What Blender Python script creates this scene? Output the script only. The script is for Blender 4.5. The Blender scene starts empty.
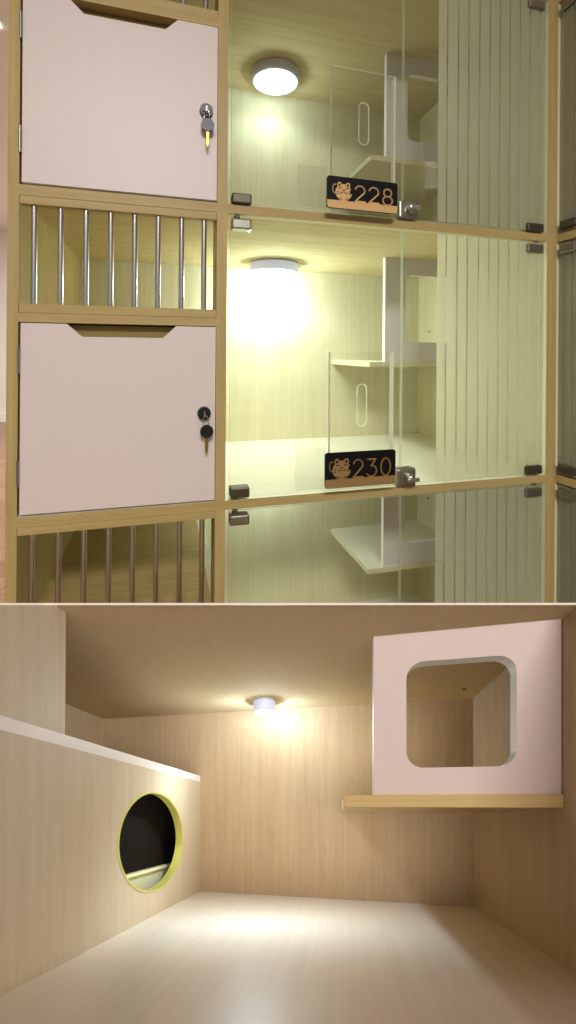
import bpy, bmesh, math, random
from mathutils import Vector, Matrix
random.seed(7)
SC = bpy.context.scene
COL = SC.collection
sc_v = SC.view_settings
sc_v.view_transform = 'Standard'; sc_v.look = 'None'; sc_v.gamma = 1.0; sc_v.use_curve_mapping = False
sc_v.exposure = 0.0

# ------------------------------------------------------------------ materials
def srgb(r, g, b):
    def l(c):
        c /= 255.0
        return c / 12.92 if c <= .04045 else ((c + .055) / 1.055) ** 2.4
    return (l(r), l(g), l(b), 1)

def new_mat(name):
    m = bpy.data.materials.new(name); m.use_nodes = True
    nt = m.node_tree; nt.nodes.clear()
    out = nt.nodes.new('ShaderNodeOutputMaterial')
    return m, nt, out

def N(nt, t, **kw):
    n = nt.nodes.new(t)
    for k, v in kw.items():
        if k.startswith('i_'):
            n.inputs[k[2:].replace('_', ' ')].default_value = v
        else: setattr(n, k, v)
    return n

def plain(name, col, rough=.5, metal=0, spec=.5, noise=0):
    m, nt, out = new_mat(name)
    b = N(nt, 'ShaderNodeBsdfPrincipled'); b.inputs['Roughness'].default_value = rough
    b.inputs['Metallic'].default_value = metal; b.inputs['Specular IOR Level'].default_value = spec
    nt.links.new(b.outputs[0], out.inputs[0])
    tc = N(nt, 'ShaderNodeTexCoord'); nz = N(nt, 'ShaderNodeTexNoise'); nz.inputs['Scale'].default_value = 14
    nz.inputs['Detail'].default_value = 4
    nt.links.new(tc.outputs['Object'], nz.inputs['Vector'])
    mx = N(nt, 'ShaderNodeMix', data_type='RGBA')
    k = .06 if not noise else noise
    mx.inputs[6].default_value = tuple(c * (1 - k) for c in col[:3]) + (1,)
    mx.inputs[7].default_value = tuple(min(1, c * (1 + k)) for c in col[:3]) + (1,)
    nt.links.new(nz.outputs[0], mx.inputs[0]); nt.links.new(mx.outputs[2], b.inputs['Base Color'])
    return m

def wood(name, base, dark, rough=.42, scale=1.0, contrast=.8, cath=.3, spec=.22):
    """melamine wood print; grain runs along UV v, in metres"""
    m, nt, out = new_mat(name); L = nt.links
    b = N(nt, 'ShaderNodeBsdfPrincipled'); b.inputs['Roughness'].default_value = rough
    b.inputs['Specular IOR Level'].default_value = spec
    L.new(b.outputs[0], out.inputs[0])
    uv = N(nt, 'ShaderNodeUVMap', uv_map='grain')
    mp = N(nt, 'ShaderNodeMapping'); mp.inputs['Scale'].default_value = (60 * scale, 1.6 * scale, 1)
    L.new(uv.outputs[0], mp.inputs[0])
    n1 = N(nt, 'ShaderNodeTexNoise'); n1.inputs['Scale'].default_value = 1.0; n1.inputs['Detail'].default_value = 5
    n1.inputs['Roughness'].default_value = .6; n1.inputs['Distortion'].default_value = .25
    L.new(mp.outputs[0], n1.inputs['Vector'])
    mp2 = N(nt, 'ShaderNodeMapping'); mp2.inputs['Scale'].default_value = (6 * scale, .8 * scale, 1)
    L.new(uv.outputs[0], mp2.inputs[0])
    n2 = N(nt, 'ShaderNodeTexNoise'); n2.inputs['Scale'].default_value = 1.3; n2.inputs['Detail'].default_value = 3
    n2.inputs['Distortion'].default_value = .6
    L.new(mp2.outputs[0], n2.inputs['Vector'])
    # cathedral lines
    mul = N(nt, 'ShaderNodeMath', operation='MULTIPLY'); mul.inputs[1].default_value = 16
    L.new(n2.outputs[0], mul.inputs[0])
    fr = N(nt, 'ShaderNodeMath', operation='FRACT'); L.new(mul.outputs[0], fr.inputs[0])
    pw = N(nt, 'ShaderNodeMath', operation='POWER'); pw.inputs[1].default_value = 4; L.new(fr.outputs[0], pw.inputs[0])
    cm = N(nt, 'ShaderNodeMath', operation='MULTIPLY'); cm.inputs[1].default_value = cath; L.new(pw.outputs[0], cm.inputs[0])
    r = N(nt, 'ShaderNodeMapRange'); r.inputs['From Min'].default_value = .36; r.inputs['From Max'].default_value = .68
    r.inputs['To Max'].default_value = contrast
    L.new(n1.outputs[0], r.inputs['Value'])
    ad = N(nt, 'ShaderNodeMath', operation='ADD', use_clamp=True); L.new(r.outputs[0], ad.inputs[0]); L.new(cm.outputs[0], ad.inputs[1])
    mx = N(nt, 'ShaderNodeMix', data_type='RGBA'); mx.inputs[6].default_value = base; mx.inputs[7].default_value = dark
    L.new(ad.outputs[0], mx.inputs[0])
    L.new(mx.outputs[2], b.inputs['Base Color'])
    return m

def glass(name, tint=(.955, .965, .94, 1), refl=.0, rough=.01, haze=0.0, hazecol=(.8, .8, .75, 1), tl_share=.6):
    """clear sheet: transparent with fresnel reflection, optional milky share"""
    m, nt, out = new_mat(name); L = nt.links
    tr = N(nt, 'ShaderNodeBsdfTransparent'); tr.inputs[0].default_value = tint
    gl = N(nt, 'ShaderNodeBsdfGlossy'); gl.inputs['Roughness'].default_value = rough
    ge = N(nt, 'ShaderNodeNewGeometry')
    dt = N(nt, 'ShaderNodeVectorMath', operation='DOT_PRODUCT'); L.new(ge.outputs['Normal'], dt.inputs[0]); L.new(ge.outputs['Incoming'], dt.inputs[1])
    ab = N(nt, 'ShaderNodeMath', operation='ABSOLUTE'); L.new(dt.outputs['Value'], ab.inputs[0])
    om = N(nt, 'ShaderNodeMath', operation='SUBTRACT', use_clamp=True); om.inputs[0].default_value = 1; L.new(ab.outputs[0], om.inputs[1])
    pw = N(nt, 'ShaderNodeMath', operation='POWER'); pw.inputs[1].default_value = 5; L.new(om.outputs[0], pw.inputs[0])
    ad = N(nt, 'ShaderNodeMath', operation='MULTIPLY_ADD', use_clamp=True); ad.inputs[1].default_value = .96; ad.inputs[2].default_value = .04 + refl
    L.new(pw.outputs[0], ad.inputs[0])
    mx = N(nt, 'ShaderNodeMixShader'); L.new(ad.outputs[0], mx.inputs[0]); L.new(tr.outputs[0], mx.inputs[1]); L.new(gl.outputs[0], mx.inputs[2])
    last = mx
    if haze > 0:
        df = N(nt, 'ShaderNodeBsdfDiffuse'); df.inputs[0].default_value = hazecol
        tl = N(nt, 'ShaderNodeBsdfTranslucent'); tl.inputs[0].default_value = hazecol
        dm = N(nt, 'ShaderNodeMixShader'); dm.inputs[0].default_value = tl_share
        L.new(df.outputs[0], dm.inputs[1]); L.new(tl.outputs[0], dm.inputs[2])
        m2 = N(nt, 'ShaderNodeMixShader'); m2.inputs[0].default_value = haze
        L.new(mx.outputs[0], m2.inputs[1]); L.new(dm.outputs[0], m2.inputs[2]); last = m2
    L.new(last.outputs[0], out.inputs[0])
    return m

def emit(name, col, s):
    m, nt, out = new_mat(name)
    e = N(nt, 'ShaderNodeEmission'); e.inputs[0].default_value = col; e.inputs[1].default_value = s
    nt.links.new(e.outputs[0], out.inputs[0]); return m

def planks(name):
    m, nt, out = new_mat(name); L = nt.links
    b = N(nt, 'ShaderNodeBsdfPrincipled'); b.inputs['Roughness'].default_value = .35
    L.new(b.outputs[0], out.inputs[0])
    tc = N(nt, 'ShaderNodeTexCoord')
    br = N(nt, 'ShaderNodeTexBrick'); br.inputs['Scale'].default_value = 1
    br.inputs['Brick Width'].default_value = 1.1; br.inputs['Row Height'].default_value = .13
    br.inputs['Mortar Size'].default_value = .004
    br.inputs['Color1'].default_value = srgb(146, 114, 88); br.inputs['Color2'].default_value = srgb(128, 96, 72)
    br.inputs['Mortar'].default_value = srgb(120, 80, 60)
    L.new(tc.outputs['Object'], br.inputs['Vector'])
    nz = N(nt, 'ShaderNodeTexNoise'); nz.inputs['Scale'].default_value = 3
    mp = N(nt, 'ShaderNodeMapping'); mp.inputs['Scale'].default_value = (1, 14, 1)
    L.new(tc.outputs['Object'], mp.inputs[0]); L.new(mp.outputs[0], nz.inputs['Vector'])
    mx = N(nt, 'ShaderNodeMix', data_type='RGBA', blend_type='MULTIPLY'); mx.inputs[0].default_value = .25
    L.new(br.outputs[0], mx.inputs[6]); L.new(nz.outputs[0], mx.inputs[7]); L.new(mx.outputs[2], b.inputs['Base Color'])
    return m

M = {}
M['oak'] = wood('oak_board', srgb(190, 168, 114), srgb(170, 147, 94), cath=.25)
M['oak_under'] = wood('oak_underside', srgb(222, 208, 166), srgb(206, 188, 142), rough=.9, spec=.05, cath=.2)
M['oak_in'] = wood('oak_interior', srgb(226, 218, 186), srgb(210, 198, 158), rough=.7, spec=.12, cath=.2, contrast=.55)
M['board_top'] = wood('pale_board_top', srgb(234, 230, 212), srgb(226, 220, 198), rough=.5, cath=.1, contrast=.5)
M['maple'] = wood('maple_interior', srgb(190, 164, 130), srgb(166, 138, 104), rough=.6, scale=1.1, contrast=.42, cath=.22)
M['maple_ceil'] = wood('maple_ceiling', srgb(216, 194, 156), srgb(200, 176, 136), rough=.9, spec=.05, scale=1.6, contrast=.3, cath=.08)
M['maple_div'] = wood('maple_divider', srgb(212, 194, 164), srgb(190, 168, 134), rough=.5, scale=1.5, contrast=.4, cath=.1)
M['maple_floor'] = wood('maple_floor', srgb(232, 220, 204), srgb(218, 203, 182), rough=.4, scale=1.3, contrast=.5, cath=.15)
M['maple_shelf'] = wood('maple_shelf', srgb(214, 184, 130), srgb(188, 154, 100), scale=1.6, contrast=.5, cath=.1)
M['door'] = plain('pinkish_white_laminate', srgb(224, 210, 205), .45, noise=.012)
M['panel'] = plain('white_laminate', srgb(222, 214, 216), .5, noise=.012)
M['panel_pink'] = plain('blush_white_laminate', srgb(226, 206, 200), .5, noise=.012)
M['panel_edge'] = plain('white_edge_band', srgb(246, 246, 246), .4)
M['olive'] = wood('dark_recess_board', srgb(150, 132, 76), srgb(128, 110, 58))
M['trim'] = plain('pale_edge_band', srgb(240, 228, 218), .4)
M['hole_edge'] = plain('lime_yellow_edge_band', srgb(204, 196, 100), .4)
M['chrome'] = plain('brushed_steel', srgb(205, 200, 198), .25, 1)
M['clamp'] = plain('satin_nickel', srgb(152, 150, 136), .35, .9)
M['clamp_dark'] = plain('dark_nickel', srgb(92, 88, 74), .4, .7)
M['black'] = plain('black_plastic', srgb(16, 15, 17), .35)
M['black_board'] = plain('black_acrylic', srgb(12, 12, 15), .4, spec=.25)
M['screw'] = plain('dark_screw', srgb(60, 48, 30), .5)
M['sign_gold'] = plain('sign_tan', srgb(218, 176, 118), .5)
M['sign_gold_dull'] = plain('sign_gold_dull', srgb(150, 118, 72), .5)  # same sign gold, darkened in colour for a different reflection
M['key_metal'] = plain('brass_key', srgb(140, 130, 70), .35, .8)
M['lamp_body'] = plain('lamp_body_silver', srgb(206, 208, 226), .35, .1)
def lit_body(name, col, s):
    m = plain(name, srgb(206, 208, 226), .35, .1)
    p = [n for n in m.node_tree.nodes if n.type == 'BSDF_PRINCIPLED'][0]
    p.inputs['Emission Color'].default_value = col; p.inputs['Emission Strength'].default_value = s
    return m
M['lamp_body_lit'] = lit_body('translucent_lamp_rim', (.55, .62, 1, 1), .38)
M['led'] = emit('led_diffuser', (.88, .95, 1, 1), 14)
M['led_low'] = emit('led_diffuser_low', (.92, .93, 1, 1), 18)
M['led_dim'] = emit('led_diffuser_dim', (.88, .95, 1, 1), 2)
M['glass'] = glass('door_glass')
M['glass_edge'] = glass('glass_edge', haze=.7, hazecol=srgb(236, 246, 224))
M['acrylic'] = glass('clear_acrylic', tint=(.98, .98, .97, 1), refl=-.025)
M['acrylic_edge'] = glass('acrylic_edge', haze=.92, hazecol=srgb(255, 255, 246))  # milky white colour stands in for light glowing in the edges
M['film'] = glass('frosted_film', tint=(.92, .93, .9, 1), rough=.35, haze=.68, hazecol=srgb(232, 230, 212), tl_share=.78)
M['tag'] = glass('clear_sticker', haze=.05, hazecol=srgb(255, 255, 245))
M['wall_pink'] = plain('painted_wall', srgb(242, 234, 228), .8, noise=.01)
M['ceil_paint'] = plain('painted_ceiling', srgb(226, 220, 216), .85, noise=.01)
M['skirt'] = plain('white_skirting', srgb(245, 240, 236), .5)
M['plank'] = planks('plank_floor')
M['fixture'] = plain('light_frame', srgb(240, 240, 240), .5)
M['panel_light'] = emit('ceiling_panel_diffuser', (1, .97, .93, 1), 6)
M['shade_lining'] = plain('compartment_shade_brown', srgb(18, 12, 9), .85, spec=.1)  # near-black colour paints the shade inside the compartment
M['tray'] = plain('tray_plastic', srgb(220, 218, 180), .5)
M['tray_rim'] = plain('tray_rim_plastic', srgb(246, 236, 190), .4)

# ------------------------------------------------------------------ mesh builder
IDENT = lambda p: Vector(p)
class MB:
    def __init__(self, grain=2):
        self.v = []; self.f = []; self.m = []; self.mats = []; self.grain = grain; self.sm = []
    def mi(self, mat):
        if mat not in self.mats: self.mats.append(mat)
        return self.mats.index(mat)
    def add(self, vs, fs, mat, smooth=False):
        o = len(self.v); i = self.mi(mat)
        self.v += [tuple(p) for p in vs]
        for f in fs:
            self.f.append([o + k for k in f]); self.m.append(i); self.sm.append(smooth)
        return self
    def box(self, x0, x1, y0, y1, z0, z1, mat, bev=0.0, edge=None, top=None):
        if bev <= 0:
            vs = [(x, y, z) for z in (z0, z1) for y in (y0, y1) for x in (x0, x1)]
            fs = [(0, 2, 3, 1), (4, 5, 7, 6), (0, 1, 5, 4), (2, 6, 7, 3), (0, 4, 6, 2), (1, 3, 7, 5)]
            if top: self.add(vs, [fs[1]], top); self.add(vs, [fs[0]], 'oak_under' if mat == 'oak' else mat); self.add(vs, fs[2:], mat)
            elif edge:   # every face but the +-y ones
                self.add(vs, [fs[2], fs[3]], mat); self.add(vs, [fs[0], fs[1], fs[4], fs[5]], edge)
            else: self.add(vs, fs, mat)
            return self
        bm = bmesh.new()
        bmesh.ops.create_cube(bm, size=1)
        for v in bm.verts:
            v.co = Vector((x0 + (v.co.x + .5) * (x1 - x0), y0 + (v.co.y + .5) * (y1 - y0), z0 + (v.co.z + .5) * (z1 - z0)))
        bmesh.ops.bevel(bm, geom=list(bm.edges), offset=bev, segments=2, affect='EDGES', profile=.5)
        bm.verts.index_update()
        self.add([v.co.copy() for v in bm.verts], [[v.index for v in f.verts] for f in bm.faces], mat)
        bm.free(); return self
    def cyl(self, c, r0, r1, axis, h0, h1, mat, n=32, caps=(True, True), capmat=None, smooth=True):
        """c = centre in the two other axes' coords placed as full 3-vector; axis index; from h0 to h1"""
        o = [k for k in range(3) if k != axis]
        vs = []
        for h, r in ((h0, r0), (h1, r1)):
            for k in range(n):
                a = 2 * math.pi * k / n
                p = [0, 0, 0]; p[axis] = h; p[o[0]] = c[o[0]] + r * math.cos(a); p[o[1]] = c[o[1]] + r * math.sin(a)
                vs.append(p)
        flip = axis == 1
        fs = []
        for k in range(n):
            q = [k, (k + 1) % n, n + (k + 1) % n, n + k]
            fs.append(q[::-1] if flip else q)
        self.add(vs, fs, mat, smooth)
        cm = capmat or mat
        b = list(range(n)); t = list(range(n, 2 * n))
        if caps[0]: self.add(vs, [b if flip else b[::-1]], cm)
        if caps[1]: self.add(vs, [t[::-1] if flip else t], cm)
        return self
    def tube(self, pts, r, mat, n=10, closed=False):
        pts = [Vector(p) for p in pts]; vs = []; m = len(pts)
        for i, p in enumerate(pts):
            if closed: t = pts[(i + 1) % m] - pts[i - 1]
            else: t = pts[min(i + 1, m - 1)] - pts[max(i - 1, 0)]
            t.normalize()
            up = Vector((0, 0, 1)) if abs(t.z) < .95 else Vector((1, 0, 0))
            a = t.cross(up).normalized(); b = a.cross(t)
            for k in range(n):
                w = 2 * math.pi * k / n; vs.append(p + a * r * math.cos(w) + b * r * math.sin(w))
        fs = []
        for i in range(m if closed else m - 1):
            j = (i + 1) % m
            for k in range(n):
                fs.append([i * n + k, j * n + k, j * n + (k + 1) % n, i * n + (k + 1) % n])
        self.add(vs, fs, mat, True)
        if not closed: self.add(vs, [list(range(n)), list(range((m - 1) * n, m * n))[::-1]], mat)
        return self
    def plate(self, poly, axis, h0, h1, mat, side=None):
        """extrude a 2-D polygon (coords = other two axes in order) from h0 to h1 along axis"""
        o = [k for k in range(3) if k != axis]; n = len(poly); vs = []
        for h in (h0, h1):
            for q in poly:
                p = [0, 0, 0]; p[axis] = h; p[o[0]] = q[0]; p[o[1]] = q[1]; vs.append(p)
        self.add(vs, [list(range(n)), list(range(n, 2 * n))[::-1]], mat)
        self.add(vs, [[k, n + k, n + (k + 1) % n, (k + 1) % n] for k in range(n)], side or mat)
        return self
    def holed(self, outer, inner, axis, h0, h1, mat, side=None, rim=None):
        """plate with a hole: outer rect (x0,x1,z0,z1), inner loop list of points (ccw round its centre)"""
        cx = sum(p[0] for p in inner) / len(inner); cz = sum(p[1] for p in inner) / len(inner)
        x0, x1, z0, z1 = outer
        ang = [math.atan2(p[1] - cz, p[0] - cx) for p in inner]
        ring = []
        def cast(a):
            dx, dz = math.cos(a), math.sin(a); t = 1e9
            if dx > 1e-9: t = min(t, (x1 - cx) / dx)
            if dx < -1e-9: t = min(t, (x0 - cx) / dx)
            if dz > 1e-9: t = min(t, (z1 - cz) / dz)
            if dz < -1e-9: t = min(t, (z0 - cz) / dz)
            return (cx + dx * t, cz + dz * t)
        pts = [cast(a) for a in ang]
        for c in ((x0, z0), (x1, z0), (x1, z1), (x0, z1)):   # snap the nearest ray to each corner
            k = min(range(len(pts)), key=lambda i: (pts[i][0] - c[0]) ** 2 + (pts[i][1] - c[1]) ** 2)
            pts[k] = c
        n = len(inner); o = [k for k in range(3) if k != axis]
        def mk(q, h):
            p = [0, 0, 0]; p[axis] = h; p[o[0]] = q[0]; p[o[1]] = q[1]; return p
        vs = [mk(q, h0) for q in inner] + [mk(q, h0) for q in pts] + [mk(q, h1) for q in inner] + [mk(q, h1) for q in pts]
        f1 = []; f2 = []; f3 = []
        for k in range(n):
            j = (k + 1) % n
            f1.append([k, j, n + j, n + k]); f1.append([2 * n + k, 3 * n + k, 3 * n + j, 2 * n + j])
            f2.append([n + k, n + j, 3 * n + j, 3 * n + k]); f3.append([k, 2 * n + k, 2 * n + j, j])
        self.add(vs, f1, mat); self.add(vs, f2, side or mat); self.add(vs, f3, rim or mat)
        return self
    def build(self, name, parent=None, xf=None, origin=None):
        """xf maps local coords to world (sheared suite); grain UV taken in local coords"""
        g = self.grain
        uvs = []
        for f in self.f:
            p = [Vector(self.v[k]) for k in f]
            nrm = Vector((0, 0, 0))
            for i in range(1, len(p) - 1): nrm += (p[i] - p[0]).cross(p[i + 1] - p[0])
            ax = max(range(3), key=lambda k: abs(nrm[k]))
            oth = [k for k in range(3) if k != ax]
            if g in oth: ga = g; cr = [k for k in oth if k != g][0]
            else: ga, cr = oth
            off = ax * 3.7
            uvs.append([(q[cr] + off + q[ax] * .5, q[ga] + off * .3) for q in p])
        W = [xf(q) if xf else Vector(q) for q in self.v]
        o = Vector((0, 0, 0))
        if origin == 'base':
            o = Vector(((min(q.x for q in W) + max(q.x for q in W)) / 2, (min(q.y for q in W) + max(q.y for q in W)) / 2, min(q.z for q in W)))
        pl = Vector((0, 0, 0))
        me = bpy.data.meshes.new(name)
        me.from_pydata([tuple(q - o) for q in W], [], self.f)
        ul = me.uv_layers.new(name='grain')
        i = 0
        for fi, f in enumerate(self.f):
            for k in range(len(f)):
                ul.data[i].uv = uvs[fi][k]; i += 1
        for mm in self.mats: me.materials.append(M[mm])
        me.polygons.foreach_set('material_index', self.m)
        me.polygons.foreach_set('use_smooth', self.sm)
        bm = bmesh.new(); bm.from_mesh(me)
        bmesh.ops.remove_doubles(bm, verts=bm.verts, dist=1e-6) if not any(self.sm) else None
        bmesh.ops.recalc_face_normals(bm, faces=bm.faces)
        bm.to_mesh(me); bm.free(); me.update()
        ob = bpy.data.objects.new(name, me); COL.objects.link(ob)
        ob.location = o
        if parent is not None:
            ob.parent = parent
            if xf: ob.location = o - parent_world(parent)
        return ob

def parent_world(p):
    t = Vector((0, 0, 0))
    while p is not None:
        t += p.location; p = p.parent
    return t

def tag(o, label=None, cat=None, group=None, kind=None):
    if label: o['label'] = label
    if cat: o['category'] = cat
    if group: o['group'] = group
    if kind: o['kind'] = kind
    return o

def empty(name, loc, rz=0, label=None, cat=None, group=None):
    o = bpy.data.objects.new(name, None); COL.objects.link(o)
    o.location = loc; o.rotation_euler = (0, 0, rz); o.empty_display_size = .05
    return tag(o, label, cat, group)

def rrect(x0, x1, z0, z1, r, n=8):
    pts = []
    for cx, cz, a0 in ((x1 - r, z1 - r, 0), (x0 + r, z1 - r, 90), (x0 + r, z0 + r, 180), (x1 - r, z0 + r, 270)):
        for k in range(n + 1):
            a = math.radians(a0 + 90 * k / n); pts.append((cx + r * math.cos(a), cz + r * math.sin(a)))
    return pts

def strip(pts, w):
    """flat ribbon polygon list along 2-D points, as quads with round joins"""
    polys = []
    for i in range(len(pts) - 1):
        a = Vector(pts[i]); b = Vector(pts[i + 1]); d = (b - a)
        if d.length < 1e-9: continue
        d.normalize(); n = Vector((-d.y, d.x)) * w / 2
        polys.append([tuple(a - n), tuple(b - n), tuple(b + n), tuple(a + n)])
    for p in pts:
        polys.append([(p[0] + w / 2 * math.cos(t * math.pi / 4), p[1] + w / 2 * math.sin(t * math.pi / 4)) for t in range(8)])
    return polys

def arc(cx, cy, rx, ry, a0, a1, n=14):
    return [(cx + rx * math.cos(math.radians(a0 + (a1 - a0) * k / n)), cy + ry * math.sin(math.radians(a0 + (a1 - a0) * k / n))) for k in range(n + 1)]

DIG = {  # strokes in a unit cell 0..0.62 wide, 0..1 high
    '2': [arc(.3, .7, .27, .28, 165, -25) + [(.03, .03), (.6, .03)]],
    '3': [[(.05, .97), (.52, .97), (.25, .6)] + arc(.27, .32, .3, .3, 85, -150)],
    '0': [arc(.31, .5, .28, .48, 0, 360, 28)],
    '8': [arc(.31, .74, .23, .24, 0, 360, 22), arc(.31, .26, .28, .27, 0, 360, 24)],
}

# ------------------------------------------------------------------ bank of suites (real size, metres)
BANK_LOC = Vector((-.50578, .8, .30067)); YAW = .26733
R_ = Matrix.Rotation(YAW, 3, 'Z')
def bank_world(u, w, v): return BANK_LOC + R_ @ Vector((u, w, v))

L1, M0, M1, RR, PW = .0186, .3741, .3947, 1.195, 1.2251     # post edges along the front
DEPTH = .588; PITCH = .603; BT = .0188                       # depth, row pitch, board thickness
VA, VC0, VC1, VC2, VB = -.0188, -.2159, -.2326, -.2493, -.603

def clear_glass_door(parent, u0, u1, v0, v1, hinge_u, side, sign=None, film=None):
    d = MB().box(u0, u1, .001, .0068, v0, v1, 'glass', edge='glass_edge').build('glass_door', parent)
    tag(d, 'frosted glass door with vertical clear gaps' if film else 'clear glass door')
    for zc, top in ((v1 - .018, True), (v0 + (.0085 if sign else .013), False)):
        h0, h1 = hinge_u
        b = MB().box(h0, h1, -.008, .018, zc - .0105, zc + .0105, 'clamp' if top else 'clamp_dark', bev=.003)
        pu = h0 + .012 if side < 0 else h1 - .012
        b.cyl((pu, .008, 0), .006, .006, 2, (zc + .009) if top else (v0 - .002), (v1 + .002) if top else (zc - .009), 'clamp_dark', 12)
        b.build('hinge_clamp', d)
    if film:
        # frosted strips with thin clear gaps between them
        edges = [.880, .9052, .9349, .9628, .9934, 1.0224, 1.051, 1.080, 1.1094, 1.1392, 1.1695]
        b = MB(); g = .0018
        for a, c in zip(edges[:-1], edges[1:]):
            b.box(a + g, c - g, -.0006, .0006, v0 + .002, v1 - .002, 'film')
        b.box(1.1695 + g, u1 - .004, -.0006, .0006, v0 + .002, v1 - .002, 'film')
        b.build('frosted_film', d)
    return d

def cat_emblem(b, cx, z0, s, w, mat):
    """round seated cat with raised paw, cut out of the board's face"""
    body = []
    for k in range(36):
        a = math.radians(k * 10)
        r = 1 + .05 * math.cos(2 * a)
        body.append((cx + s * .46 * r * math.cos(a), z0 + s * .44 + s * .46 * math.sin(a)))
    b.plate(body, 1, w - .0006, w, mat)
    for sx in (-.25, .25):
        b.plate(arc(cx + sx * s, z0 + .86 * s, .13 * s, .14 * s, 0, 345, 12), 1, w - .0006, w, mat)
        b.plate(arc(cx + sx * s, z0 + .85 * s, .06 * s, .07 * s, 0, 345, 10), 1, w - .0009, w, 'black_board')
        for q in strip(arc(cx + sx * s * .8, z0 + .60 * s, .09 * s, .09 * s, 20, 160, 6), .035 * s): b.plate(q, 1, w - .0009, w, 'black_board')
        for q in strip(arc(cx + sx * s * .5, z0 + .47 * s, .08 * s, .07 * s, 190, 350, 6), .035 * s): b.plate(q, 1, w - .0009, w, 'black_board')
        for dz in (.0, .09):
            for q in strip([(cx + sx * s * 1.25, z0 + (.44 - dz) * s), (cx + sx * s * 1.6, z0 + (.47 - 1.4 * dz) * s)], .035 * s): b.plate(q, 1, w - .0009, w, 'black_board')
    for q in strip(arc(cx, z0 + .55 * s, .05 * s, .03 * s, 0, 360, 8), .03 * s): b.plate(q, 1, w - .0009, w, 'black_board')
    for q in strip(arc(cx - .52 * s, z0 + .62 * s, .11 * s, .24 * s, 60, 300, 12), .045 * s): b.plate(q, 1, w - .0006, w, mat)
    b.plate(rrect(cx + .36 * s, cx + .5 * s, z0 + .40 * s, z0 + .62 * s, .05 * s, 4), 1, w - .0009, w, 'black_board')
    for sx in (-.2, .2):
        for q in strip(arc(cx + sx * s, z0 + .03 * s, .1 * s, .09 * s, 0, 180, 8), .03 * s): b.plate(q, 1, w - .0009, w, 'black_board')

def number_sign(parent, text, v0, gold, h):
    u0, u1, w = .5982, .7612, -.030
    b = MB()
    v1 = v0 + h
    b.plate(rrect(u0, u1, v0, v1, .006), 1, w, w + .004, 'black_board')
    bt = v0 + h * .25
    lo = [(u0 + .0004, bt), (u0 + .0004, v0 + .0064)] + [(u0 + .0064 + .006 * math.cos(math.radians(a)), v0 + .0064 + .006 * math.sin(math.radians(a))) for a in range(180, 271, 15)] + \
         [(u1 - .0064 + .006 * math.cos(math.radians(a)), v0 + .0064 + .006 * math.sin(math.radians(a))) for a in range(270, 361, 15)] + [(u1 - .0004, bt)]
    b.plate(lo, 1, w - .0006, w, gold)
    cat_emblem(b, u0 + .037, bt, h * .58, w, gold)
    x = u0 + .0625
    for ch in text:
        for st in DIG[ch]:
            pts = [(x + p[0] * .040, bt + .0005 + p[1] * h * .52) for p in st]
            for q in strip(pts, .0032): b.plate(q, 1, w - .0006, w, gold)
        x += .0322
    return b.build('number_sign', parent)

def acrylic_pocket(parent, v0, v1, lift):
    u0, u1 = .6085, .7580
    b = MB()
    sl = rrect(.6712, .6928, v1 - .1580, v1 - .0690, .0107, 8)
    b.holed((u0, u1, v0, v1), sl, 1, -.026, -.0235, 'acrylic', side='acrylic_edge', rim='acrylic_edge')
    b.box(u0, u0 + .0022, -.0235, -.018, v0, v1, 'acrylic', edge='acrylic_edge')
    b.box(u1 - .0022, u1, -.0235, -.010, v0, v1, 'acrylic_edge')
    b.box(u0 + .0025, u1 - .0025, -.0235, -.010, v0, v0 + .0025, 'acrylic')
    n = len(sl); cx = sum(p[0] for p in sl) / n; cz = sum(p[1] for p in sl) / n
    out = rrect(.6712 - .0014, .6928 + .0014, v1 - .1580 - .0014, v1 - .0690 + .0014, .0121, 8)
    vs = [(p[0], -.0266, p[1]) for p in sl] + [(p[0], -.0266, p[1]) for p in out]
    b.add(vs, [(k, (k + 1) % n, n + (k + 1) % n, n + k) for k in range(n)], 'acrylic_edge')
    b.build('leaflet_pocket', parent)

def row_doors(root, dv, vtop, vbot, num, sign_mat, dark=False):
    dl = clear_glass_door(root, .402, .7905, vbot + .003, vtop - .0035, (.4035, .4435), -1, sign=num == '228')
    if num:
        number_sign(dl, num, vbot + (.0025 if num == '228' else .0175), sign_mat, .0670 if num == '228' else .0745)
        acrylic_pocket(dl, vbot + (.0015 if num == '228' else .014), vbot + .3035, 0)
        MB().box(.5425, .6085, -.0016, .0, vbot + .008, vbot + .098, 'tag', edge='acrylic_edge').build('clear_tag', dl)
    dr = clear_glass_door(root, .7940, 1.187, vbot + .003, vtop - .0035, (1.130, 1.178), 1, sign=num == '228', film=True)
    if num:
        # square latch with a turned knob where the two panes meet
        b = MB().box(.7775, .8245, -.010, .016, vbot + .002, vbot + .042, 'clamp', bev=.004)
        lt = b.build('latch', dr)
        lt['label'] = 'nickel square latch with turn knob'
        k = MB(); c = (.806, 0, vbot + .022)
        k.cyl(c, .0125, .011, 1, -.010, -.019, 'chrome', 20)
        k.cyl(c, .007, .006, 1, -.019, -.026, 'chrome', 16)
        k.box(c[0] - .014, c[0] + .014, -.034, -.026, c[2] - .0045, c[2] + .0045, 'chrome', bev=.002)
        kb = k.build('latch_knob', dr)

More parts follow.
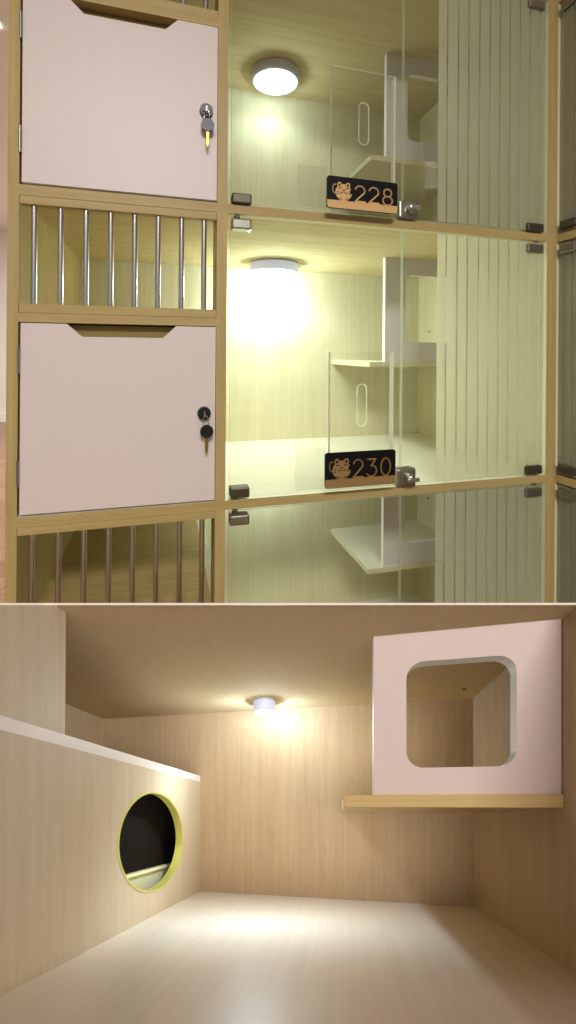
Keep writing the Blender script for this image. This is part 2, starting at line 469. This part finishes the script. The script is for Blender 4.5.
def puck(center, r, h, power, ledmat, name='puck_light', label='', xfm=None, radius=.02, col=(.80, 1, .98), spot=0, spot_a=160, tilt=None):
    """round surface mounted LED lamp; center = world point on the ceiling"""
    root = empty(name, center, 0, label, 'light')
    b = MB(); n = 36
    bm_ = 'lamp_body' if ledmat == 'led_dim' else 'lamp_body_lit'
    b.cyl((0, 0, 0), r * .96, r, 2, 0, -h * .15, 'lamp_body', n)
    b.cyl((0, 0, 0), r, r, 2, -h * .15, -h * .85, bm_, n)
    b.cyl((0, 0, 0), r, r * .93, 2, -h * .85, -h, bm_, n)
    X = xfm or (lambda p: Vector(p))
    def xf0(p): return X(p) + Vector(center)
    b.build('lamp_body', root, xf=xf0)
    d = MB()
    d.cyl((0, 0, 0), r * .91, r * .86, 2, -h, -h * 1.10, ledmat, n)
    d.build('diffuser', root, xf=xf0)
    if power > 0:
        ld = bpy.data.lights.new(name + '_glow', 'POINT'); ld.energy = power; ld.color = col; ld.shadow_soft_size = radius
        lo = bpy.data.objects.new('bulb', ld); COL.objects.link(lo); lo.parent = root
        lo.location = X((0, 0, -h * 1.10 - radius * 1.15))
        if spot > 0:
            sd = bpy.data.lights.new(name + '_beam', 'SPOT'); sd.energy = spot; sd.color = col; sd.shadow_soft_size = radius * .6
            sd.spot_size = math.radians(spot_a); sd.spot_blend = .45
            so = bpy.data.objects.new('beam', sd); COL.objects.link(so); so.parent = root
            so.location = X((0, 0, -h * 1.12 - .001))
            if tilt: so.rotation_euler = tilt
    return root

ROWS = [
    ('228', PITCH, 'upper cat suite numbered 228, seen from slightly below, its glass hazy with reflections'),
    ('230', 0.0, 'middle cat suite numbered 230, brightly lit, with barred vent above a blush white door'),
    ('', -PITCH, 'lower cat suite without number sign, dim behind glass, its inner shelf seen from above'),
]
BARS = [.0409, .0851, .1290, .1727, .2163, .2600, .3050, .3491]
for ri, (num, dv, label) in enumerate(ROWS):
    root = empty('cat_suite', bank_world(0, 0, dv - PITCH - BT), YAW, label, 'cat suite', 'stacked cat suites in the wooden bank')
    class RootOff: pass
    ZB = PITCH + BT     # local z of the row's zero line
    def Z(v): return v + ZB
    top, bot = Z(VA), Z(VB)
    first = ri == 0
    # --- carcass
    zt = Z(0)
    MB(grain=2).box(0, L1, 0, DEPTH + .012, bot if ri < 2 else bot, zt, 'oak').build('side_panel', root)
    MB(grain=2).box(M0, M1, 0, .075, bot, top, 'oak').build('post', root)
    MB(grain=2).box(M0, M1, .075, DEPTH, bot, Z(VC1), 'oak_in').build('partition', root)
    cp = MB(grain=2).box(RR, PW, 0, DEPTH + .012, bot, zt, 'oak'); cp.m[4] = cp.mi('oak_in'); cp.build('corner_post', root)
    MB(grain=0).box(L1, RR, 0, DEPTH, top, Z(0), 'oak', top='board_top').build('top_board', root)
    MB(grain=2).box(L1, RR, DEPTH, DEPTH + .012, bot, zt, 'oak_in').build('back_panel', root)
    MB(grain=0).box(L1, M0, .0, DEPTH, Z(VC2), Z(VC1), 'oak').build('middle_board', root)
    if ri == 2:
        MB(grain=0).box(0, PW, 0, DEPTH + .012, bot - BT, bot, 'oak', top='board_top').build('bottom_board', root)
    # --- barred opening: rail above, rail below, eight steel bars
    g = MB(grain=0)
    g2 = MB(grain=0)
    g.box(L1 + .0006, M0 - .0006, .001, .020, Z(-.0339), Z(VA) - .0006, 'oak')
    g2.box(L1 + .0006, M0 - .0006, .001, .020, Z(VC1) + .0006, Z(VC0), 'oak')
    g.build('rail', root); g2.build('rail', root)
    for u in BARS:
        MB().cyl((u, .0105, 0), .0053, .0053, 2, Z(VC0) - .004, Z(-.0339) + .004, 'chrome', 14).build('bar', root)
    if ri < 2:
        # --- door with a trapezoid grip notch
        d0, d1, dz0, dz1 = L1 + .0042, M0 - .0012, Z(VB) + .004, Z(VC2) - .0018
        poly = [(d0, dz0), (d1, dz0), (d1, dz1), (.2952, dz1), (.2707, dz1 - .0235), (.1249, dz1 - .0235), (.0991, dz1), (d0, dz1)]
        door = MB(grain=2).plate(poly, 1, -.001, .016, 'door').build('door', root)
        tag(door, 'blush white door with trapezoid grip notch')
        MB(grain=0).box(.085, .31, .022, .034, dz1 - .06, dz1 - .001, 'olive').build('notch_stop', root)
        for hz in (-.319, -.524):
            h = MB().box(L1 + .0004, L1 + .0040, -.006, .012, Z(hz) - .022, Z(hz) + .022, 'clamp')
            h.cyl((L1 + .0022, -.006, 0), .0022, .0022, 2, Z(hz) - .024, Z(hz) + .024, 'clamp', 10)
            h.build('hinge', door)
        lc = Z(-.4237)
        b = MB().cyl((.3508, 0, lc), .0135, .0125, 1, -.001, -.010, 'black', 28)
        b.cyl((.3508, 0, lc), .0085, .0085, 1, -.010, -.013, 'black', 20)
        b.box(.3495, .3521, -.0136, -.0128, lc - .006, lc + .006, 'clamp')
        b.build('cam_lock', door)
    # --- inner shelf with white windowed panel
    s1 = Z(-.3274)
    sh = MB(grain=0).box(.847, RR, .280, DEPTH, s1 - .0145, s1, 'oak_in', top='board_top').build('shelf', root)
    win = rrect(.968, 1.125, Z(-.268), Z(-.068), .018)
    pn = MB().holed((.8985, RR, s1, top), win, 1, .286, .301, 'panel', side='panel_edge', rim='panel_edge').build('window_panel', root)
    tag(pn, 'white panel with rounded square window')
    MB().cyl((1.14, .45, 0), .004, .004, 2, top - .002, top, 'screw', 10)
    sc_ = MB(); sc_.cyl((0, .515, s1 + .105), .004, .004, 0, RR - .0015, RR, 'screw', 10)
    sc_.build('screw_cap', root)
    row_doors(root, dv, top, bot, num, 'sign_gold' if ri == 0 else 'sign_gold_dull')

# keys hanging from the locks of the two doors
def hanging_key(u, v, label, folded=False):
    root = empty('door_key', bank_world(u, -.010, v), YAW, label, 'key')
    b = MB()
    b.tube([(.0015 + .0055 * math.sin(t / 14 * 2 * math.pi), -.008, -.016 + .013 * math.cos(t / 14 * 2 * math.pi)) for t in range(14)], .0008, 'chrome', 6, True)
    b.build('key_ring', root)
    MB().cyl((.0035, 0, -.034), .0128, .0128, 1, -.0095, -.0045, 'black', 28).build('key_head', root)
    k = MB(); k.plate([(.0005, -.046), (.0065, -.046), (.0065, -.066), (.0055, -.069), (.0065, -.072), (.0035, -.078), (.0015, -.074), (.0005, -.068)], 1, -.008, -.006, 'key_metal')
    k.build('key_blade', root)
    return root
hanging_key(.3515, -.4237, 'small black headed key hanging from the lock of the middle blush white door')
hanging_key(.3490, -.4237 + PITCH, 'small black headed key hanging from the lock of the upper blush white door')

# ceiling lamps inside the three suites
def bank_puck(dv, power, mat, label, spot=0):
    c = bank_world(.605, .468, dv + VA)
    return puck(c, .077, .031, power, mat, label=label, radius=.03, spot=spot)
bank_puck(0, 4.0, 'led', 'glowing round silver lamp on the ceiling of the middle suite 230', 5.5)
bank_puck(PITCH, 1.0, 'led_dim', 'round silver lamp on the ceiling of the upper suite 228', 1.6)
bank_puck(-PITCH, 1.2, 'led_dim', 'round lamp under the ceiling of the lower suite, mostly behind its top board', 1.6)

# ------------------------------------------------------------------ wing of suites turning towards the viewer on the right
WU = PW   # its front plane in bank coords; it runs along -w
for ri, dv in enumerate((PITCH, 0, -PITCH)):
    lab = ['upper', 'middle', 'lower'][ri] + ' cat suite of the right-hand wing, its hinged glass at the right edge'
    root = empty('wing_suite', bank_world(WU, 0, dv - PITCH - BT), YAW - math.pi / 2, lab, 'cat suite', 'cat suites of the right-hand wing')
    # local x runs towards the viewer, local y into the wing
    ZB = PITCH + BT; top = ZB + VA; bot = ZB + VB; zt = ZB; W_ = .62
    MB(grain=0).box(0, W_, 0, .5, top, zt, 'oak').build('top_board', root)
    MB(grain=2).box(0, W_ , .5, .512, bot, zt, 'oak_in').build('back_panel', root)
    MB(grain=2).box(-.001, 0, 0, .5, bot, zt, 'oak_in').build('end_panel', root)
    MB(grain=2).box(W_ - .0188, W_, 0, .5, bot, top, 'oak').build('side_panel', root)
    if ri == 2: MB(grain=0).box(0, W_, 0, .512, bot - BT, bot, 'oak').build('bottom_board', root)
    d = MB().box(.008, .30, .004, .012, bot + .003, top - .0035, 'glass', edge='glass_edge').build('glass_door', root)
    b = MB()
    for k in range(10): b.box(.016 + k * .0285, .016 + k * .0285 + .0249, .0024, .0036, bot + .005, top - .006, 'film')
    b.build('frosted_film', d)
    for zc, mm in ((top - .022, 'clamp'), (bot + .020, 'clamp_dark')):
        MB().box(.012, .056, -.006, .020, zc - .0105, zc + .0105, mm, bev=.003).build('hinge_clamp', d)
    MB().box(.303, .595, .004, .012, bot + .003, top - .0035, 'glass', edge='glass_edge').build('glass_door', root)

# ------------------------------------------------------------------ the suite seen from inside (lower half), its own slanted frame
O_ = Vector((-0.135965, 0.72, -0.872191)); U_ = Vector((0.495945, -0.131625, 0.136440))
D_ = Vector((0.0975633, 0.8, -0.8357009)); V_ = Vector((-0.0035184, 0, 0.4911459))
def P(p): return O_ + U_ * p[0] - D_ * p[1] + V_ * p[2]
H = .585
def struct(mb, name, label=None):
    o = mb.build(name, xf=P, origin='base'); o['kind'] = 'structure'
    if label: o['label'] = label
    return o
def lowpart(mb, name, parent=None, label=None):
    o = mb.build(name, parent, xf=P, origin='base')
    if label: o['label'] = label
    return o

def quadboard(poly, h0, h1, mat, grain, front=None):
    mb = MB(grain=grain); mb.plate(poly, 2, h0, h1, mat, side=mat); return mb

# floor, back wall, right wall, far left wall
struct(quadboard([(-.355, 0), (.80, 0), (.80, .53), (-.355, .62)], -.030, 0, 'maple_floor', 1), 'floor', 'pale wood floor of the suite seen from inside')
struct(MB(grain=2).box(-.37, .815, -.018, 0, -.030, H, 'maple'), 'wall_back', 'wood grain back wall of the suite seen from inside')
rw = MB(grain=2)
rw.plate([(0, -.03), (.53, -.03), (.50, .30), (.345, H - .012), (.3363, H), (0, H)], 0, .80, .815, 'maple')
struct(rw, 'wall_right', 'wood right wall of the suite seen from inside')
lw = MB(grain=2)
lw.plate([(0, -.03), (.62, -.03), (.55, .30), (.50, H - .03), (.485, H), (0, H)], 0, -.370, -.355, 'maple')
struct(lw, 'wall_left', 'wood far left wall above the partition')
# ceiling: front edge is one straight bevelled board end
def ceil_b(a): return .4586 - .1518 * a     # front edge b along a
c = MB(grain=1)
a0, a1 = -.37, .815
e = [(a0, ceil_b(a0)), (a1, ceil_b(a1))]
t = .02
bk = .030
vs = [(a0, -.018, H), (a1, -.018, H), (a1, ceil_b(a1), H), (a0, ceil_b(a0), H),
      (a0, -.018, H + t), (a1, -.018, H + t), (a1, ceil_b(a1) - bk, H + t), (a0, ceil_b(a0) - bk, H + t)]
c.add(vs, [(0, 1, 2, 3), (4, 7, 6, 5), (0, 4, 5, 1), (1, 5, 6, 2), (0, 3, 7, 4)], 'maple_ceil')
c.add(vs, [(3, 2, 6, 7)], 'trim')
struct(c, 'ceiling', 'wood ceiling of the suite seen from inside')
# thin pale lip along the ceiling's front edge
lip = MB(grain=0)
lv = [(a0, ceil_b(a0) + .0012, H - .0012), (a1, ceil_b(a1) + .0012, H - .0012), (a1, ceil_b(a1) + .0012, H + .0022), (a0, ceil_b(a0) + .0012, H + .0022),
      (a0, ceil_b(a0), H - .0012), (a1, ceil_b(a1), H - .0012), (a1, ceil_b(a1), H + .0022), (a0, ceil_b(a0), H + .0022)]
lip.add(lv, [(0, 1, 2, 3), (4, 7, 6, 5), (0, 4, 5, 1), (1, 5, 6, 2), (2, 6, 7, 3), (3, 7, 4, 0)], 'trim')
struct(lip, 'trim_1', 'thin pale edge strip along the front of the suite ceiling')

# low partition with the round hole
root = empty('partition_wall', P((-.009, .25, 0)), 0, 'low wood partition on the left with a round yellow-edged hole and pale top edge', 'partition')
hc, hz, hr_b, hr_h = .2175, .183, .1185, .1235
loop = [(hc + hr_b * math.cos(k * 2 * math.pi / 64), hz + hr_h * math.sin(k * 2 * math.pi / 64)) for k in range(64)]
pm = MB(grain=2); pm.holed((0.0, .56, 0, .3605), loop, 0, -.018, 0, 'maple_div')
lowpart(pm, 'panel', root)
em = MB(grain=1).box(-.0182, .0003, 0, .56, .3605, .380, 'trim'); lowpart(em, 'top_edge_strip', root, 'pale edge strip')
# lining of the hole: a ring of edge band, slightly proud
rg = MB(); n = 64; vs = []
for a in (-.0195, .0012):
    for k in (1.0, .966):
        for i in range(n):
            t = 2 * math.pi * i / n; vs.append((a, hc + hr_b * k * math.cos(t), hz + hr_h * k * math.sin(t)))
fs = []
for i in range(n):
    j = (i + 1) % n
    fs += [(i, j, n + j, n + i), (2 * n + i, 3 * n + i, 3 * n + j, 2 * n + j), (n + i, n + j, 3 * n + j, 3 * n + i), (i, 2 * n + i, 2 * n + j, j)]
rg.add(vs, fs, 'hole_edge', False)
lowpart(rg, 'hole_edging', root, 'lime yellow edging of the round hole')
# top board of the closed compartment behind the partition
cb = MB(grain=1).box(-.355, -.018, 0, .5, .352, .366, 'maple'); lowpart(cb, 'compartment_top', root)
cf = MB(grain=2).box(-.355, -.018, .5, .515, 0, .366, 'maple'); lowpart(cf, 'compartment_front', root)

# upright board at the front, standing on the partition
ub = MB(grain=2)
ub.plate([(.4435, .380), (.60, .380), (.58, .49), (.531, .5285), (.4418, .5975), (.4418, .38)][:5], 0, -.018, 0, 'maple_div')
o = lowpart(ub, 'upright_board'); tag(o, 'upright wood board standing on the partition at the upper left corner of the suite', 'board')

# litter tray inside the compartment, under a dark lining added as shade
root = empty('litter_box', P((-.15, .25, .0)), 0, 'pale litter tray under an added dark lining, seen through the round hole', 'litter box')
tm = MB()
ta0, ta1, tb0, tb1, th = -.250, -.046, .085, .47, .098
tm.holed((ta0, ta1, tb0, tb1), rrect(ta0 + .008, ta1 - .008, tb0 + .008, tb1 - .008, .012, 5), 2, .004, th, 'tray')
tm.box(ta0 + .002, ta1 - .002, tb0 + .002, tb1 - .002, 0, .0045, 'tray')
lowpart(tm, 'tray_body', root)
tr = MB(); tr.holed((ta0 - .006, ta1 + .006, tb0 - .006, tb1 + .006), rrect(ta0 + .007, ta1 - .007, tb0 + .007, tb1 - .007, .012, 5), 2, th, th + .008, 'tray_rim')
lowpart(tr, 'tray_rim', root)
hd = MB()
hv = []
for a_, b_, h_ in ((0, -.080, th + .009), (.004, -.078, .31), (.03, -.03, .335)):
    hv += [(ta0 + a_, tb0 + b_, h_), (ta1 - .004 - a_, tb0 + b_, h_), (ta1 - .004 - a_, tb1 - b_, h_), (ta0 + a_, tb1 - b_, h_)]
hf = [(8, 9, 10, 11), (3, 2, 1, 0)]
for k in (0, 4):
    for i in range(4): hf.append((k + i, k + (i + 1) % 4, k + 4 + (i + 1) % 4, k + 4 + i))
hd.add(hv, hf, 'shade_lining')
lowpart(hd, 'shade_lining', root, 'added dark brown lining standing in for shade')

# corner shelf and windowed panel of the lower room
o = lowpart(MB(grain=0).box(.447, .7995, .001, .312, .2655, .2885, 'maple_shelf', bev=.0012), 'corner_shelf')
tag(o, 'light wood corner shelf under the blush white panel', 'shelf')
wp = MB(); wp.holed((.5006, .7985, .2890, .5845), rrect(.5570, .7330, .3380, .5310, .030, 10), 1, .2895, .3075, 'panel_pink', side='panel_edge', rim='panel_edge')
o = lowpart(wp, 'window_panel'); tag(o, 'blush white panel with a rounded square window, standing on the corner shelf', 'panel')
sx = MB(); sx.cyl((.7516, .0626, 0), .0045, .0045, 2, H - .002, H, 'screw', 12)
o = lowpart(sx, 'screw_cap'); tag(o, 'tiny dark screw in the ceiling seen through the panel window', 'screw')
# lamp
def lowvec(p): return U_ * p[0] - D_ * p[1] * .62 + V_ * p[2]
puck(tuple(P((.231, .070, H))), .031, .036, 1.35, 'led_low', label='small round lamp glowing under the wood ceiling of the suite seen from inside', xfm=lowvec, radius=.008, col=(.68, .86, 1), spot=1.0, spot_a=168, tilt=(math.radians(-22), 0, 0))

# ------------------------------------------------------------------ the room around
FZ = -.9245 - .0002; CZ = 1.53
def room(mb, name, label=None):
    o = mb.build(name); o['kind'] = 'structure'
    if label: o['label'] = label
    return o
o = room(MB().box(-5, 3.2, -3, 6.0, FZ - .05, FZ, 'plank'), 'floor', 'reddish plank floor of the room behind the suites')
o = room(MB().box(-5, 3.2, -3, 6.0, CZ, CZ + .05, 'ceil_paint'), 'ceiling', 'painted ceiling of the room behind the suites')
o = room(MB().box(-5, 3.2, 5.75, 5.85, FZ, CZ, 'wall_pink'), 'wall_far', 'pinkish wall behind the bank of suites')
o = room(MB().box(-5.1, -5, -3, 5.85, FZ, CZ, 'wall_pink'), 'wall_side', 'pinkish side wall of the room')
o = room(MB().box(-5, 3.2, 5.73, 5.75, FZ, FZ + .10, 'skirt'), 'baseboard_far', 'white baseboard')

def panel_light(x, y, sx, sy, e, label):
    root = empty('ceiling_light', (x, y, CZ - .03), 0, label, 'ceiling light')
    f = MB(); f.box(-sx / 2 - .02, sx / 2 + .02, -sy / 2 - .02, sy / 2 + .02, 0.006, .03, 'fixture'); f.build('frame', root)
    MB().box(-sx / 2, sx / 2, -sy / 2, sy / 2, 0, .006, 'panel_light').build('diffuser', root)
    if e:
        ld = bpy.data.lights.new('panel', 'AREA'); ld.shape = 'RECTANGLE'; ld.size = sx; ld.size_y = sy; ld.energy = e; ld.color = (1, .98, .95)
        lo = bpy.data.objects.new('tube', ld); COL.objects.link(lo); lo.parent = root; lo.location = (0, 0, -.004)
panel_light(-1.72, 1.70, .75, .75, 30, 'bright square ceiling panel in the upper left corner of the photo')
panel_light(.3, -1.5, .9, .6, 84, 'added rectangular ceiling panel, unseen behind the viewer, lighting the bank')  # unseen panel added to light the fronts of the bank
panel_light(-.9, 4.3, .9, .6, 190, 'added ceiling panel further back, out of view, brightening the pinkish wall')  # hidden panel added to brighten the far wall

# ------------------------------------------------------------------ world, camera
w = bpy.data.worlds.new('room_air'); SC.world = w; w.use_nodes = True
bg = w.node_tree.nodes['Background']; bg.inputs[0].default_value = (1, .97, .93, 1); bg.inputs[1].default_value = .32

cam = bpy.data.cameras.new('camera'); co = bpy.data.objects.new('camera', cam); COL.objects.link(co)
f_px = 445.54; cam.sensor_fit = 'AUTO'; cam.sensor_width = 36; cam.lens = f_px * 36 / 1024
cam.shift_y = (352.2 - 512) / 1024; cam.shift_x = 0; cam.clip_start = .01
ro = -.0071636; cr, sr = math.cos(ro), math.sin(ro)
co.matrix_world = Matrix(((cr, sr, 0, 0), (0, 0, -1, 0), (-sr, cr, 0, 0), (0, 0, 0, 1)))
SC.camera = co
SC.cycles.max_bounces = 8; SC.cycles.transparent_max_bounces = 24
